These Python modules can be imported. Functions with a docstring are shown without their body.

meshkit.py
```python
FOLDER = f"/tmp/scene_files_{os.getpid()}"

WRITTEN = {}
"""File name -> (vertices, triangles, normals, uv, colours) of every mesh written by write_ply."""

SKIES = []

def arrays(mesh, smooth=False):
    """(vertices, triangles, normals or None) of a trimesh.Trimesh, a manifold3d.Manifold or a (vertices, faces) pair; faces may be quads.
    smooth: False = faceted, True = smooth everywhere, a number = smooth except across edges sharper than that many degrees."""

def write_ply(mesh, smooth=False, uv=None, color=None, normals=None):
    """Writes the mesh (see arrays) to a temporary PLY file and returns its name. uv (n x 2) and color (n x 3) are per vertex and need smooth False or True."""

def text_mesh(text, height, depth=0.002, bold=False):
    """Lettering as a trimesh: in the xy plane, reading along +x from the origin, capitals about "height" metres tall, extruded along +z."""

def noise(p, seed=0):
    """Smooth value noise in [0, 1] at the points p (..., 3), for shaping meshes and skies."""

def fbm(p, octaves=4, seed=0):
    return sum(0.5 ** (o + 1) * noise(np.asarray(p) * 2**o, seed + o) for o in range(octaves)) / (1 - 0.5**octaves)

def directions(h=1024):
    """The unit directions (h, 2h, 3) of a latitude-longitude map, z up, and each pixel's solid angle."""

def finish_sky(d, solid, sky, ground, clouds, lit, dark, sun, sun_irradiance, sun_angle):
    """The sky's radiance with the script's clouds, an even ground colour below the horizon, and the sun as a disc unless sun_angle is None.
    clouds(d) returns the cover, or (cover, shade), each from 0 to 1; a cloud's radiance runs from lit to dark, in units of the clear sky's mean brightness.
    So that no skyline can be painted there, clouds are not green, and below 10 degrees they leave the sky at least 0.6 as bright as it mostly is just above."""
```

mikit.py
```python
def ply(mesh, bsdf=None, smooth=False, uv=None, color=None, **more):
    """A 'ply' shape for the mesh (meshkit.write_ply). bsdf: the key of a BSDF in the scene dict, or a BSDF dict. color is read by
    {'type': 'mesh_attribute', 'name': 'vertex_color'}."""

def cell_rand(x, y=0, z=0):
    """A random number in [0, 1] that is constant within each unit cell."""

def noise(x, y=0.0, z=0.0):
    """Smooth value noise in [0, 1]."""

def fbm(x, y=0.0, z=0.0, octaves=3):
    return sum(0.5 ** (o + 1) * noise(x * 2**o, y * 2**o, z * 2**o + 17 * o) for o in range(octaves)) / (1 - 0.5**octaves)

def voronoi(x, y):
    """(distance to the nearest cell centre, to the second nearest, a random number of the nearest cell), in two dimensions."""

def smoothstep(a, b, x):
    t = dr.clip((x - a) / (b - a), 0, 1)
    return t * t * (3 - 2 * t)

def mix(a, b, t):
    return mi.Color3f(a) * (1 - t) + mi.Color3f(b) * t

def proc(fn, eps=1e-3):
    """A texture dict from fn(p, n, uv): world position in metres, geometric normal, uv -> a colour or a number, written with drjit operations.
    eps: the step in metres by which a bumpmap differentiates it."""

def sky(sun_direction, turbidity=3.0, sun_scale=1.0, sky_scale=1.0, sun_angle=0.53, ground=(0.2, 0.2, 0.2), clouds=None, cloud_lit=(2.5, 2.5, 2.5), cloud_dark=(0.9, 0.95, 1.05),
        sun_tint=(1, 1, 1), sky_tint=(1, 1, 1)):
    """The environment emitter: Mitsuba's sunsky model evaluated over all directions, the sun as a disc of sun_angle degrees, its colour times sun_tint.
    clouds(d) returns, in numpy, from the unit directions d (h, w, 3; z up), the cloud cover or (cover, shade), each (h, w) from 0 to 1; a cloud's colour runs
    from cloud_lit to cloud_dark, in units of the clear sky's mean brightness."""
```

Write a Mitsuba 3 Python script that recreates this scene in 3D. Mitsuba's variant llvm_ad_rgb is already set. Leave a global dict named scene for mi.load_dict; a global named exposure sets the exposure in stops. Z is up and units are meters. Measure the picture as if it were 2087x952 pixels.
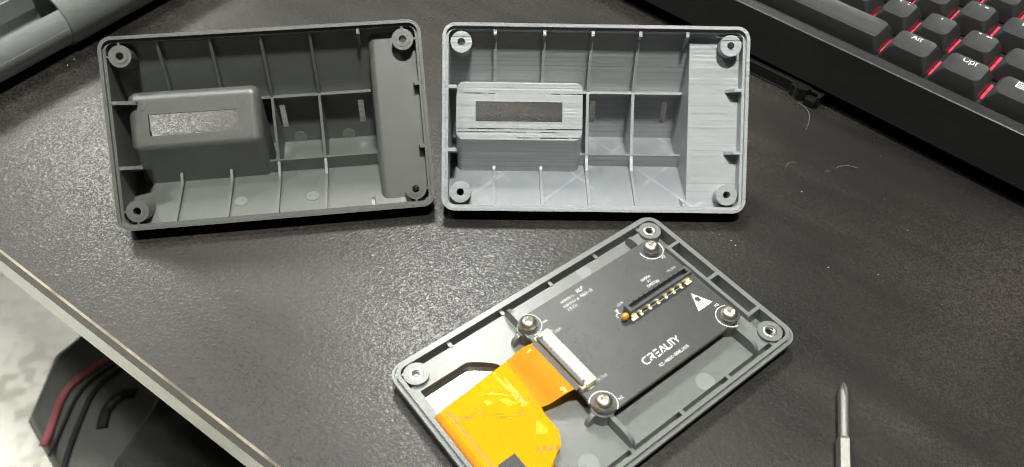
import math
import numpy as np, trimesh, mitsuba as mi, drjit as dr, mikit, meshkit
import manifold3d as m3
from manifold3d import Manifold as MF, CrossSection as CS
from shapely.geometry import Polygon, LineString, Point, box as sbox
from shapely.ops import unary_union
from mikit import noise, fbm, voronoi, smoothstep, mix, proc
T = mi.ScalarTransform4f
scene, labels = {}, {}
rng = np.random.default_rng(7)

# ------------------------------------------------------------------ camera, lamps, exposure
CAM = np.array([0, 0, 0.25384])
FWD = np.array([0, 0.67876925, -0.73435162]); UPV = np.array([-0.03262967, 0.73396059, 0.67840781])
scene['camera'] = {'type': 'thinlens', 'fov': 65.466, 'fov_axis': 'x', 'aperture_radius': 0.0011, 'focus_distance': 0.335,
                   'near_clip': 0.02, 'far_clip': 20.0,
                   'to_world': T().look_at(origin=CAM.tolist(), target=(CAM + FWD).tolist(), up=UPV.tolist())}
exposure = 0.0
scene['room_light'] = {'type': 'constant', 'sampling_weight': 3.0, 'radiance': {'type': 'rgb', 'value': [0.045, 0.0465, 0.045]}}
LAMPS = [  # centre, half sizes (x, y), turn in degrees, radiance
    ((-0.14, 1.42, 1.75), 0.17, 0.20, 0, 60.0),
    ((0.12, 0.00, 1.75), 0.10, 0.05, 0, 800.0),
    ((-1.00, 0.50, 1.75), 0.10, 0.06, 0, 260.0),
    ((-1.40, 2.15, 1.75), 0.30, 0.20, 20, 42.0),
    ((-2.20, 1.55, 1.75), 0.20, 0.10, 0, 70.0)]
LAMP_SAYS = ['white ceiling panel lamp behind the covers, out of the frame', 'small white ceiling lamp straight above the desk, out of the frame',
             'small white ceiling lamp to the left above the desk, out of the frame', 'white ceiling panel lamp far back at the left, out of the frame', 'white ceiling lamp farthest to the left above the floor, out of the frame']
TINT = np.array([1.0, 1.0, 0.93])
for i, (c, hx, hy, rz, L) in enumerate(LAMPS):
    k = 'ceiling_lamp' + (f'_{i:03d}' if i else '')
    scene[k] = {'type': 'rectangle', 'to_world': T().translate(list(c)).rotate([0, 0, 1], rz).rotate([1, 0, 0], 180).scale([hx, hy, 1]),
                'emitter': {'type': 'area', 'sampling_weight': 4.0, 'radiance': {'type': 'rgb', 'value': (TINT * L).tolist()}}}
    labels[k] = {'label': LAMP_SAYS[i], 'category': 'lamp'}

# ------------------------------------------------------------------ materials
def rgb(*c): return {'type': 'rgb', 'value': list(c)}
def pbr(key, col, rough=0.5, metal=0.0, spec=0.5, bump=None, eps=1e-4, bscale=1.0, **kw):
    d = {'type': 'principled', 'base_color': col if isinstance(col, dict) else rgb(*col), 'roughness': rough, 'metallic': metal, **kw}
    if not metal: d['specular'] = spec
    if bump is not None:
        d = {'type': 'bumpmap', 'arbitrary': proc(bump, eps=eps), 'scale': bscale, 'bsdf': d}
    scene[key] = {'type': 'twosided', 'bsdf': d}

def desk_col(p, n, uv):
    x, y = p.x * 0.83 - p.y * 0.557, p.x * 0.557 + p.y * 0.83
    s = fbm(x * 9 + 2.0 * noise(y * 11, x * 3), y * 60, 3.0, 4)
    b = fbm(p.x * 14, p.y * 14, 1.0, 3)
    g = smoothstep(.2, .85, 0.75 * noise(p.x * 2300, p.y * 2300, 3.0) + 0.25 * noise(p.x * 900, p.y * 900, 8.0))
    base = mix(mi.Color3f(0.0085, 0.0075, 0.0066), mi.Color3f(0.0265, 0.0225, 0.0185), smoothstep(0.25, 0.75, 0.5 * s + 0.5 * b))
    return base * (0.30 + 1.5 * g)
def desk_rough(p, n, uv):
    g = smoothstep(.2, .85, 0.75 * noise(p.x * 2300, p.y * 2300, 3.0) + 0.25 * noise(p.x * 900, p.y * 900, 8.0))
    return 0.46 - 0.20 * g
def desk_bump(p, n, uv):
    a = noise(p.x * 1500, p.y * 1500, 5.0)
    b = noise(p.x * 2900 + 7, p.y * 2900, 1.0)
    wear = 0.35 + 0.65 * smoothstep(0.3, 0.62, fbm(p.x * 9, p.y * 9, 4.0, 3))
    return (0.72 * a + 0.28 * b) * 0.00013 * (0.6 + 0.4 * wear)
pbr('m_desk', proc(desk_col), proc(desk_rough), spec=0.55)
pbr('m_desk_far', proc(desk_col), 0.36, spec=0.55, bump=desk_bump, eps=1e-4)
pbr('m_desk_edge', (0.075, 0.070, 0.058), 0.45)
pbr('m_desk_wear', proc(lambda p, n, uv: mix(mi.Color3f(.17, .145, .115), mi.Color3f(.40, .34, .27), smoothstep(.25, .7, fbm(p.x * 90, p.y * 90, 1.0, 4)))), 0.45)
pbr('m_beam', proc(lambda p, n, uv: mi.Color3f(.62, .64, .55) * (0.9 + 0.15 * fbm(p.x * 60, p.y * 60, p.z * 60, 3))), 0.20)
def floor_col(p, n, uv):
    a = 0.55 * fbm(p.x * 26, p.y * 26, 0.0, 4) + 0.45 * noise(p.x * 90, p.y * 90, 5.0); b = fbm(p.x * 7 + 3, p.y * 7, 2.0, 3)
    c = mix(mi.Color3f(.80, .78, .69), mi.Color3f(.52, .50, .41), smoothstep(.42, .66, a))
    return mix(c, mi.Color3f(.88, .87, .81), smoothstep(.4, .65, b) * 0.7)
pbr('m_floor', proc(floor_col), 0.35)

def plastic_fine(p, n, uv):
    return (noise(p.x * 2600, p.y * 2600, p.z * 2600) + 0.6 * noise(p.x * 900, p.y * 900, p.z * 350)) * 0.000035
pbr('m_dark', proc(lambda p, n, uv: mi.Color3f(.072, .077, .069) * (0.9 + 0.2 * fbm(p.x * 90, p.y * 90, p.z * 60, 3))), 0.46, spec=1.0, bump=plastic_fine, eps=1.5e-4)
pbr('m_dark_mark', proc(lambda p, n, uv: mi.Color3f(.150, .158, .145) * (0.7 + 0.5 * noise(p.x * 1600, p.y * 1600, p.z * 1600))), 0.30, bump=lambda p, n, uv: noise(p.x * 900, p.y * 900, p.z * 900) * 0.00014, eps=1.5e-4)
def layers(p, n, uv):
    k = 0.7 * noise(p.z * 2100, p.x * 10, p.y * 10) + 0.4 * noise(p.z * 3300, p.x * 30, p.y * 30) + 0.25 * smoothstep(.70, .95, noise(p.z * 640, p.x * 4, 3.0))
    d1 = (p.x + p.y) * 1.0; d2 = (p.x - p.y) * 1.0
    flat = smoothstep(.9, .98, dr.abs(n.z))
    inf = 0.55 * noise(d1 * 2200, d2 * 50) + 0.45 * noise(p.x * 1400, p.y * 1400)
    return (k * (1 - flat) + 0.45 * inf * flat) * 0.00014
def print_col(p, n, uv):
    f = fbm(p.x * 60, p.y * 60, p.z * 200, 3)
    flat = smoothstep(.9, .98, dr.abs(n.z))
    # pale crossing infill lines showing through the thin bottom skin
    w = 0.0012 * fbm(p.x * 200, p.y * 200, 0.0, 2)
    def bars(v, sp): 
        q = v / sp; r = dr.abs(q - dr.floor(q) - 0.5) * sp
        return 1 - smoothstep(.0003, .0010, r + w - 0.0006)
    xl = dr.maximum(bars(p.x * 0.72 + p.y * 0.69 + 0.0035, 0.0245), bars(p.x * 0.72 - p.y * 0.69 + 0.004, 0.0245))
    ln = smoothstep(.62, .9, noise(p.z * 1900, p.x * 7, p.y * 7)) * (1 - flat)
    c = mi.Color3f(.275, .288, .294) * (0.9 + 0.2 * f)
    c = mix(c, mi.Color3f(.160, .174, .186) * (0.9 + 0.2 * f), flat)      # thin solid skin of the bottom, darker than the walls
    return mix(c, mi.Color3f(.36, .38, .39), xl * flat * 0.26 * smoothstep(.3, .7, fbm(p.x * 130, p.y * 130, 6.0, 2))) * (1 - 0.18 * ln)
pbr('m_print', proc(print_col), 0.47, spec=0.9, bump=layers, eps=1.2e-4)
pbr('m_bezel', proc(lambda p, n, uv: mi.Color3f(.140, .147, .140) * (0.93 + 0.14 * fbm(p.x * 120, p.y * 120, p.z * 50, 3))), 0.27,
    bump=lambda p, n, uv: noise(p.x * 2600, p.y * 2600, p.z * 2600) * 0.00003, eps=1.5e-4)
pbr('m_bezel_mark', (.20, .21, .20), 0.24)
pbr('m_lcd', proc(lambda p, n, uv: mi.Color3f(.83, .83, .80) * (0.94 + 0.1 * noise(p.x * 30, p.y * 30))), 0.13, metal=1.0)
pbr('m_black', (.012, .012, .013), 0.45)
def pcb_col(p, n, uv):
    return mi.Color3f(.020, .021, .020) * (0.85 + 0.4 * fbm(p.x * 110, p.y * 110, 2.0, 3))
pbr('m_pcb', proc(pcb_col), 0.42, spec=0.9, bump=lambda p, n, uv: fbm(p.x * 260, p.y * 260, 1.0, 2) * 0.00003, eps=3e-4)
pbr('m_pcb_edge', (.16, .15, .10), 0.5)
pbr('m_silk', (.52, .54, .52), 0.5)
pbr('m_trace', (.004, .004, .004), 0.6)
pbr('m_ivory', (.80, .72, .46), 0.45)
pbr('m_pin', (.70, .67, .55), 0.25, metal=1.0)
pbr('m_grey_plastic', (.085, .087, .095), 0.4)
pbr('m_connector', (.055, .056, .062), 0.42)
pbr('m_steel', proc(lambda p, n, uv: mi.Color3f(.82, .78, .68) * (0.9 + 0.2 * noise(p.x * 900, p.y * 900, p.z * 900))), 0.33, metal=1.0)
pbr('m_insert', (.75, .74, .70), 0.3, metal=1.0)
pbr('m_tool', proc(lambda p, n, uv: mi.Color3f(.26, .26, .24) * (0.92 + 0.16 * noise(p.x * 700, p.y * 700, p.z * 700))), 0.5, metal=1.0)
pbr('m_capacitor', proc(lambda p, n, uv: mi.Color3f(.62, .30, .05) * (0.8 + 0.35 * noise(p.x * 1500, p.y * 1500, p.z * 1500))), 0.5)
def flexcol(a):
    return proc(lambda p, n, uv: mi.Color3f(*a) * (0.94 + 0.12 * fbm(p.x * 140, p.y * 140, 0.0, 2)))
scene['m_flex'] = {'type': 'principledthin', 'base_color': flexcol((.80, .37, .010)), 'roughness': 0.3, 'diff_trans': 0.55, 'spec_trans': 0.0, 'eta': 1.5}
scene['m_flex_tail'] = {'type': 'principledthin', 'base_color': flexcol((.68, .29, .025)), 'roughness': 0.3, 'diff_trans': 0.6, 'spec_trans': 0.0, 'eta': 1.5}
pbr('m_flex_line', (.40, .14, .008), 0.35)
pbr('m_flex_gold', (.80, .50, .02), 0.35)
pbr('m_flex_print', (.85, .58, .16), 0.5)
pbr('m_case', proc(lambda p, n, uv: mi.Color3f(.014, .0145, .0145) * (0.8 + 0.5 * fbm(p.x * 50, p.y * 50, p.z * 50, 3))), 0.38, spec=0.45,
    bump=lambda p, n, uv: noise(p.x * 2500, p.y * 2500, p.z * 2500) * 0.00004, eps=1.5e-4)
pbr('m_key', proc(lambda p, n, uv: mi.Color3f(.032, .032, .033) * (0.85 + 0.4 * fbm(p.x * 70, p.y * 70, p.z * 70, 3))), 0.42, spec=0.5,
    bump=lambda p, n, uv: noise(p.x * 2600, p.y * 2600, p.z * 2600) * 0.00003, eps=1.5e-4)
pbr('m_legend', (.66, .66, .66), 0.5)
pbr('m_clip', (.008, .008, .008), 0.22)
pbr('m_tube', (.25, .26, .26), 0.34, bump=lambda p, n, uv: noise(p.x * 2200, p.y * 2200, p.z * 2200) * 0.00003, eps=1.5e-4)
pbr('m_sleeve', (.17, .18, .17), 0.30, bump=lambda p, n, uv: noise(p.x * 2200, p.y * 2200, p.z * 2200) * 0.00003, eps=1.5e-4)
pbr('m_tube_edge', (.42, .43, .42), 0.4)
def fab(p, n, uv): return (noise(p.x * 900, p.y * 900, p.z * 900) + fbm(p.x * 60, p.y * 60, p.z * 60, 3)) * 0.0006
pbr('m_bag', proc(lambda p, n, uv: mi.Color3f(.120, .120, .112) * (0.7 + 0.6 * fbm(p.x * 22, p.y * 22, p.z * 22, 3))), 0.5)
pbr('m_bag_dark', (.008, .008, .008), 0.6)
pbr('m_piping', proc(lambda p, n, uv: mi.Color3f(.48, .12, .13) * (0.85 + 0.3 * fbm(p.x * 60, p.y * 60, p.z * 60, 2))), 0.55)
pbr('m_cloth', proc(lambda p, n, uv: mi.Color3f(.010, .010, .009) * (0.7 + 0.6 * fbm(p.x * 40, p.y * 40, p.z * 40, 3))), 0.8, bump=fab, eps=3e-4)
pbr('m_hair', (.40, .37, .32), 0.4)
pbr('m_dust', (.7, .7, .66), 0.5)

# ------------------------------------------------------------------ mesh helpers (millimetres in a local frame)
class Frame:
    def __init__(s, O, U, V, N): s.O = np.array(O, float); s.R = np.stack([U, V, N], 1).astype(float)
    def __call__(s, P): return np.asarray(P, float) @ s.R.T / 1000 + s.O
WORLD = Frame([0, 0, 0], [1, 0, 0], [0, 1, 0], [0, 0, 1])
def tm(x):
    if isinstance(x, trimesh.Trimesh): return x
    m = x.to_mesh(); return trimesh.Trimesh(np.array(m.vert_properties[:, :3], float), np.array(m.tri_verts), process=False)
def cat(*xs):
    l = []
    for x in xs: l += list(x) if isinstance(x, (list, tuple)) else [x]
    return trimesh.util.concatenate([tm(x) for x in l])
taken = {}
def fresh(key):
    n = taken.get(key, -1) + 1; taken[key] = n
    return key if n == 0 else f'{key}_{n:03d}'
def part(parent, name, mesh, mat, fr=WORLD, smooth=30, label=None, kind=None, uv=None):
    key = fresh(f'{parent}__{name}' if parent else name)
    m = tm(mesh); v = fr(m.vertices); f = m.faces
    scene[key] = mikit.ply(trimesh.Trimesh(v, f, process=False), mat, smooth=smooth)
    if label or kind:
        labels[key] = {**({'label': label} if label else {}), **({'kind': kind} if kind else {})}
    return key
def thing(name, label, cat_, group=None):
    key = fresh(name); labels[key] = {'label': label, 'category': cat_}
    if group: labels[key]['group'] = group
    return key
def single(name, mesh, mat, label, cat_, fr=WORLD, smooth=30, group=None, kind=None):
    key = part(None, name, mesh, mat, fr, smooth)
    labels[key] = {'label': label, **({'category': cat_} if cat_ else {}), **({'group': group} if group else {}), **({'kind': kind} if kind else {})}
    return key
def perm(m):   # extrusion made in (v, w) along u
    return m.transform(np.array([[0, 0, 1, 0], [1, 0, 0, 0], [0, 1, 0, 0]], float))
def perm_v(m): # extrusion made in (w, u) along v
    return m.transform(np.array([[0, 1, 0, 0], [0, 0, 1, 0], [1, 0, 0, 0]], float))
def ext(poly, z0, z1):
    c = poly if isinstance(poly, CS) else CS([np.array(poly, float)], m3.FillRule.NonZero)
    return c.extrude(z1 - z0).translate([0, 0, z0])
def ext_u(poly, u0, u1): return perm(ext(poly, u0, u1))
def ext_v(poly_uw, v0, v1): return perm_v(ext([(w, u) for u, w in poly_uw], v0, v1))
def rrect(hw, hh, r, n=40):
    return CS.square([2 * (hw - r), 2 * (hh - r)], True).offset(r, m3.JoinType.Round, 2.0, n)
def bx(u0, u1, v0, v1, w0, w1): return MF.cube([u1 - u0, v1 - v0, w1 - w0]).translate([u0, v0, w0])
def cyl(x, y, z0, z1, r, n=36, r2=None): return MF.cylinder(z1 - z0, r, r if r2 is None else r2, n).translate([x, y, z0])
def pbox(u0, u1, v0, v1, w0, w1, b=0.0):
    if not b: return bx(u0, u1, v0, v1, w0, w1)
    return MF.batch_hull([bx(u0 + b, u1 - b, v0 + b, v1 - b, w0, w1), bx(u0, u1, v0 + b, v1 - b, w0 + b, w1 - b), bx(u0 + b, u1 - b, v0, v1, w0 + b, w1 - b)])
def shp(g, z0, h):  # shapely area -> solid
    gs = getattr(g, 'geoms', [g])
    return trimesh.util.concatenate([trimesh.creation.extrude_polygon(x, h, engine='earcut').apply_translation([0, 0, z0]) for x in gs if not x.is_empty])
def text(s, x, y, z, h, turn=0, depth=0.05, bold=False, sx=1.0):
    m = meshkit.text_mesh(s, h, depth, bold)
    v = m.vertices * [sx, 1, 1]; c, n = math.cos(math.radians(turn)), math.sin(math.radians(turn))
    v = np.c_[v[:, 0] * c - v[:, 1] * n + x, v[:, 0] * n + v[:, 1] * c + y, v[:, 2] + z]
    return trimesh.Trimesh(v, m.faces, process=False)
def tube(P, r, n=8):
    P = np.asarray(P, float); t = np.gradient(P, axis=0); t /= np.linalg.norm(t, axis=1)[:, None]
    a = np.cross(t, [0.1, 0.2, 1.0]); a /= np.linalg.norm(a, axis=1)[:, None]; b = np.cross(t, a)
    r = np.broadcast_to(r, len(P)); g = np.arange(n) * 2 * np.pi / n
    v = (P[:, None] + r[:, None, None] * (np.cos(g)[None, :, None] * a[:, None] + np.sin(g)[None, :, None] * b[:, None])).reshape(-1, 3)
    i, j = np.meshgrid(np.arange(len(P) - 1), np.arange(n), indexing='ij'); A = i * n + j; B = i * n + (j + 1) % n
    f = np.concatenate([np.stack([A, B, B + n], -1).reshape(-1, 3), np.stack([A, B + n, A + n], -1).reshape(-1, 3)])
    return trimesh.Trimesh(v, f, process=False)
def lathe(prof, n=40):
    p = np.array(prof, float); g = np.arange(n) * 2 * np.pi / n
    v = np.stack([p[:, None, 0] * np.cos(g), p[:, None, 0] * np.sin(g), np.repeat(p[:, 1:2], n, 1)], -1).reshape(-1, 3)
    i, j = np.meshgrid(np.arange(len(p) - 1), np.arange(n), indexing='ij'); A = i * n + j; B = i * n + (j + 1) % n
    f = np.concatenate([np.stack([A, B, B + n], -1).reshape(-1, 3), np.stack([A, B + n, A + n], -1).reshape(-1, 3)])
    return trimesh.Trimesh(v, f, process=False)
def smooth_pts(P, n):
    from scipy.interpolate import make_interp_spline
    P = np.array(P, float); t = np.r_[0, np.cumsum(np.linalg.norm(np.diff(P, axis=0), axis=1))]
    return make_interp_spline(t, P, k=min(3, len(P) - 1))(np.linspace(0, t[-1], n))

# ------------------------------------------------------------------ floor and desk
single('floor', MF.cube([8000, 8000, 20], True).translate([-600, 600, -740]), 'm_floor', 'bright cream speckled stone floor below the desk', None, kind='structure')
labels['floor'] = {'label': 'bright cream speckled stone floor below the desk', 'kind': 'structure'}
DK = Frame([-0.2132, 0.2148, 0], [0.8301, -0.5577, 0], [0.5577, 0.8301, 0], [0, 0, 1])
desk = thing('desk', 'dark brown desk with finely grained top and pale metal frame under its edge', 'desk')
def relief():
    st = 0.34; nx, ny = 1840, 1230
    X, Y = np.meshgrid(-60 + np.arange(nx) * st, 0.9 + np.arange(ny) * st, indexing='ij')
    P = np.stack([X / 1000, Y / 1000, np.full_like(X, .3)], -1)
    h = .75 * meshkit.noise(P * 1480, 3) + .25 * meshkit.noise(P * 2300 + 5, 4)
    wear = .45 + .55 * np.clip((meshkit.fbm(P * 11, 3, 8) - .3) / .3, 0, 1)
    Z = (h - .5) * .105 * wear
    Z = Z * np.clip((Y - 0.9) / 1.0, 0, 1) - .03
    keep = np.zeros((nx, ny), bool)
    Wp = np.stack([X, Y, X * 0], -1) @ DK.R.T / 1000 + DK.O - CAM
    z = Wp @ FWD; rr = np.cross(FWD, UPV); sx = (Wp @ rr) / z; sy = (Wp @ UPV) / z
    keep = (z > 0) & (np.abs(sx) < .67) & (np.abs(sy) < .33)
    c = keep[:-1, :-1] | keep[1:, 1:]
    idx = np.arange(nx * ny).reshape(nx, ny); A, B, C, D = idx[:-1, :-1][c], idx[1:, :-1][c], idx[1:, 1:][c], idx[:-1, 1:][c]
    f = np.concatenate([np.stack([A, B, C], 1), np.stack([A, C, D], 1)])
    used = np.unique(f); m = np.full(nx * ny, -1); m[used] = np.arange(len(used))
    return trimesh.Trimesh(np.stack([X, Y, Z], -1).reshape(-1, 3)[used], m[f], process=False)
part(desk, 'top', relief(), 'm_desk', DK, smooth=True)
part(desk, 'board', bx(-900, 1500, 0.9, 1500, -11.5, -.13), 'm_desk_far', DK, smooth=False)
part(desk, 'edge_band', bx(-900, 1500, 0.0, 0.88, -11.6, -0.75), 'm_desk_edge', DK, smooth=False, label='dark edge band of the desk')
part(desk, 'worn_edge', ext_u([(0.0, -0.60), (0.89, 0.0), (0.89, -0.73), (0.0, -0.73)], -900, 1500), 'm_desk_wear', DK, smooth=False, label='pale worn upper edge of the desk')
part(desk, 'frame_beam', pbox(-900, 1500, 0.6, 30, -32.5, -11.7, 1.0), 'm_beam', DK, label='pale painted metal beam under the desk top')

# ------------------------------------------------------------------ the two wedge-shaped back covers
S_, C_ = 0.7237354, 0.6900776
def make_cover(kind, O, U, V, N, label, mat):
    fr = Frame(O, U, V, N); pr = kind == 'print'; k_ = 0.988; fr.O = CAM + (fr.O - CAM) * k_; fr.R = fr.R * k_
    t = thing('back_cover', label, 'device cover')
    zline = lambda v, z: (z - 33.0218 - v * S_) / C_          # w on the level z at v
    d = np.array([44.5, 33.36]); d /= np.hypot(*d); off = 2.0
    # outer back wall: the inner line through (-5.6,-39.06) moved outwards by 2 mm
    p0 = np.array([-5.6, -39.06]) + off * np.array([d[1], -d[0]])
    # meet z = 0
    a = np.array([[d[0], -1 * 1.0], [d[1], S_ / C_]]); b = np.array([0 - p0[0], zline(0, 0) - p0[1]]); s, vv = np.linalg.solve(a, b)
    pt = p0 + d * (40.7 - p0[0]) / d[0]
    outer_poly = [(-40.7, 0), (-40.7, zline(-40.7, 0)), (vv, zline(vv, 0)), tuple(pt), (40.7, 0)]
    uw = 47.5 if pr else 50.0
    outer = (ext_u(outer_poly, -67, uw) + bx(-67, 67, -40.7, 40.7, -9.2, 0)) ^ ext(rrect(67, 40.7, 5.6), -80, 0)
    inner_poly = [(-38.1, 3), (-38.1, zline(-38.1, 2)), (-5.6, -39.06), (39.2, -5.48), (39.2, 3)]
    ins = ext(rrect(64.4, 38.1, 3.2), -80, 3)
    if pr: ul = [(-70, -60), (41.0, -60), (42.2, -7.2), (70, -7.2), (70, 3), (-70, 3)]
    else:
        arc = [(46.6 + 3.0 * math.cos(a_), -10.2 + 3.0 * math.sin(a_)) for a_ in np.linspace(math.pi, math.pi / 2, 9)]
        ul = [(-70, -60), (42.2, -60)] + arc + [(70, -7.2), (70, 3), (-70, 3)]
    cavity = ext_u(inner_poly, -70, 70) ^ ext_v(ul, -60, 60) ^ ins
    step = ext(rrect(65.55, 39.25, 4.2), -1.7, 3)
    # cable housing: upright prism under a plate parallel to the rim, tunnel to the back wall
    u0, u1 = -61.3, -4.9
    up = np.array([[1, 0, 0, 0], [0, C_, S_, -33.0218 * S_], [0, -S_, C_, -33.0218 * C_]])   # (u, level y, level z) -> local
    def upright(m): return m.transform(up)
    def foot(i): return CS.square([u1 - u0 - 2 * i - 6, 17.6 - 2 * i - 6], True).offset(3.0 if pr else 3.4, m3.JoinType.Round, 2.0, 32).translate([(u0 + u1) / 2, 8.2])
    wp = -8.0
    if pr:
        base = upright(ext(foot(0), 0.8, 70)).trim_by_plane([0, 0, -1], -wp)
    else:
        r = 4.0
        sph = [MF.sphere(r, 32).translate([x, y, wp - r]) for x in (u0 + r + .3, u1 - r - .3) for y in (-8.2 + r, 18.4 - r)]
        low = upright(ext([(u0 + 2.5, 2.4), (u1 - 2.5, 2.4), (u1 + .3, 5), (u1 + .3, 17), (u0 - .6, 17), (u0 - .6, 5)], 0.8, 2.0))
        base = MF.batch_hull(sph + [low])
    tun = upright(ext([(u0 + 2, 13), (u1 - 2, 13), (u1 - 2, 30), (u0 + 2, 30)], 0.8, 70)) ^ bx(u0, u1, -60, 14.5, -60, wp - 2)
    yf = 1.6 if pr else 6.4
    hollow = upright(ext([(u0 + 1.3, yf), (u1 - 2.2, yf), (u1 - 2.2, 90), (u0 + 1.3, 90)], -20, 80)) ^ bx(-90, 90, -80, 12.6, -90, wp - 1.9)
    window = pbox(-52.6, -13.9, -1.1, 7.8, -25, 5) if pr else pbox(-52.4, -14.9, -0.9, 8.3, -25, 5)
    slots = [(0.7, 3.5), (34.7, 37.2)] if pr else [(-0.4, 2.4), (35.5, 38.2)]
    sl = [bx(a_, b_, 1.2, 10.8, -60, -20) for a_, b_ in slots]
    holes = [cyl(x, y, -70, 3, 1.62) for x in (-58.9, 58.9) for y in (-32.6, 32.6)]
    shell = outer - cavity - step - hollow - MF.batch_boolean(sl + holes, m3.OpType.Add)
    pad = upright(ext([(-60, 6), (uw - 8, 6), (uw - 8, 25.5), (-60, 25.5)], -3.02, 1.0)) - hollow
    part(t, 'shell', shell + pad, mat, fr)
    room = (ext_u([(x * 1.0, y) for x, y in [(-38.4, 3), (-38.4, zline(-38.4, 1.2)), (-5.2, -40.1), (39.5, -6.4), (39.5, 3)]], -64.8, 64.8))
    house = ((base + tun) ^ room) - hollow - window
    if pr:
        for v, segs in ((11.3, [(-58, -49), (-47, -44), (-19, -15), (-13, -5)]), (-4.3, [(-61.5, -4.5)]), (-5.7, [(-61, -44), (-43, -30), (-24, -15)]), (-8.3, [(-34, -27), (-24, -11), (-9.6, -5.5)])):
            for a_, b_ in segs:
                x = a_
                while x < b_ - .3:
                    l = min(b_ - x, rng.uniform(2, 6)); h = rng.uniform(.09, .26)
                    house = house - bx(x, x + l, v - h + rng.uniform(-.06, .06), v + h, wp - 1.1, wp + 1); x += l + rng.uniform(0, .5)
    part(t, 'cable_housing', house, mat, fr)
    solid = (base + tun).translate([0, 0, 0])
    inner_big = ext_u([(-38.6, 0), (-38.6, zline(-38.6, 1.0)), (-5.2, -40.3), (39.3, -6.6), (39.3, 0)], -66, 66)
    def rib(poly, u, th=1.3, lab=None):
        r_ = (ext_u(poly, u - th / 2, u + th / 2) ^ inner_big) - solid
        for c_ in r_.decompose():
            if c_.volume() > 2: part(t, 'rib', c_, mat, fr, smooth=False, label=lab)
    ribu = [-44.2, -22.6, -1.5, 19.3]
    tops = [(38.6, -1.6), (35.9, -1.6), (35.5, -6.3)] if pr else [(38.6, -2.2), (36.5, -4.0)]
    prof = tops + [(13.6, -18.4), (-14.6, -19.8), (-22.2, -18.4), (-38.4, -2.2), (-60, -30), (-8, -70), (60, -20)]
    for u in ribu: rib(prof, u, 1.35 if pr else 1.2)
    for poly in ([(38.6, -1.6), (36.0, -1.6), (32.0, -12), (38.6, -12)], [(-38.4, -1.8), (-35.8, -1.8 if pr else -3.0), (-33.5, -14), (-38.4, -14)]):
        rib(poly, 40.0, 1.35)
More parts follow.
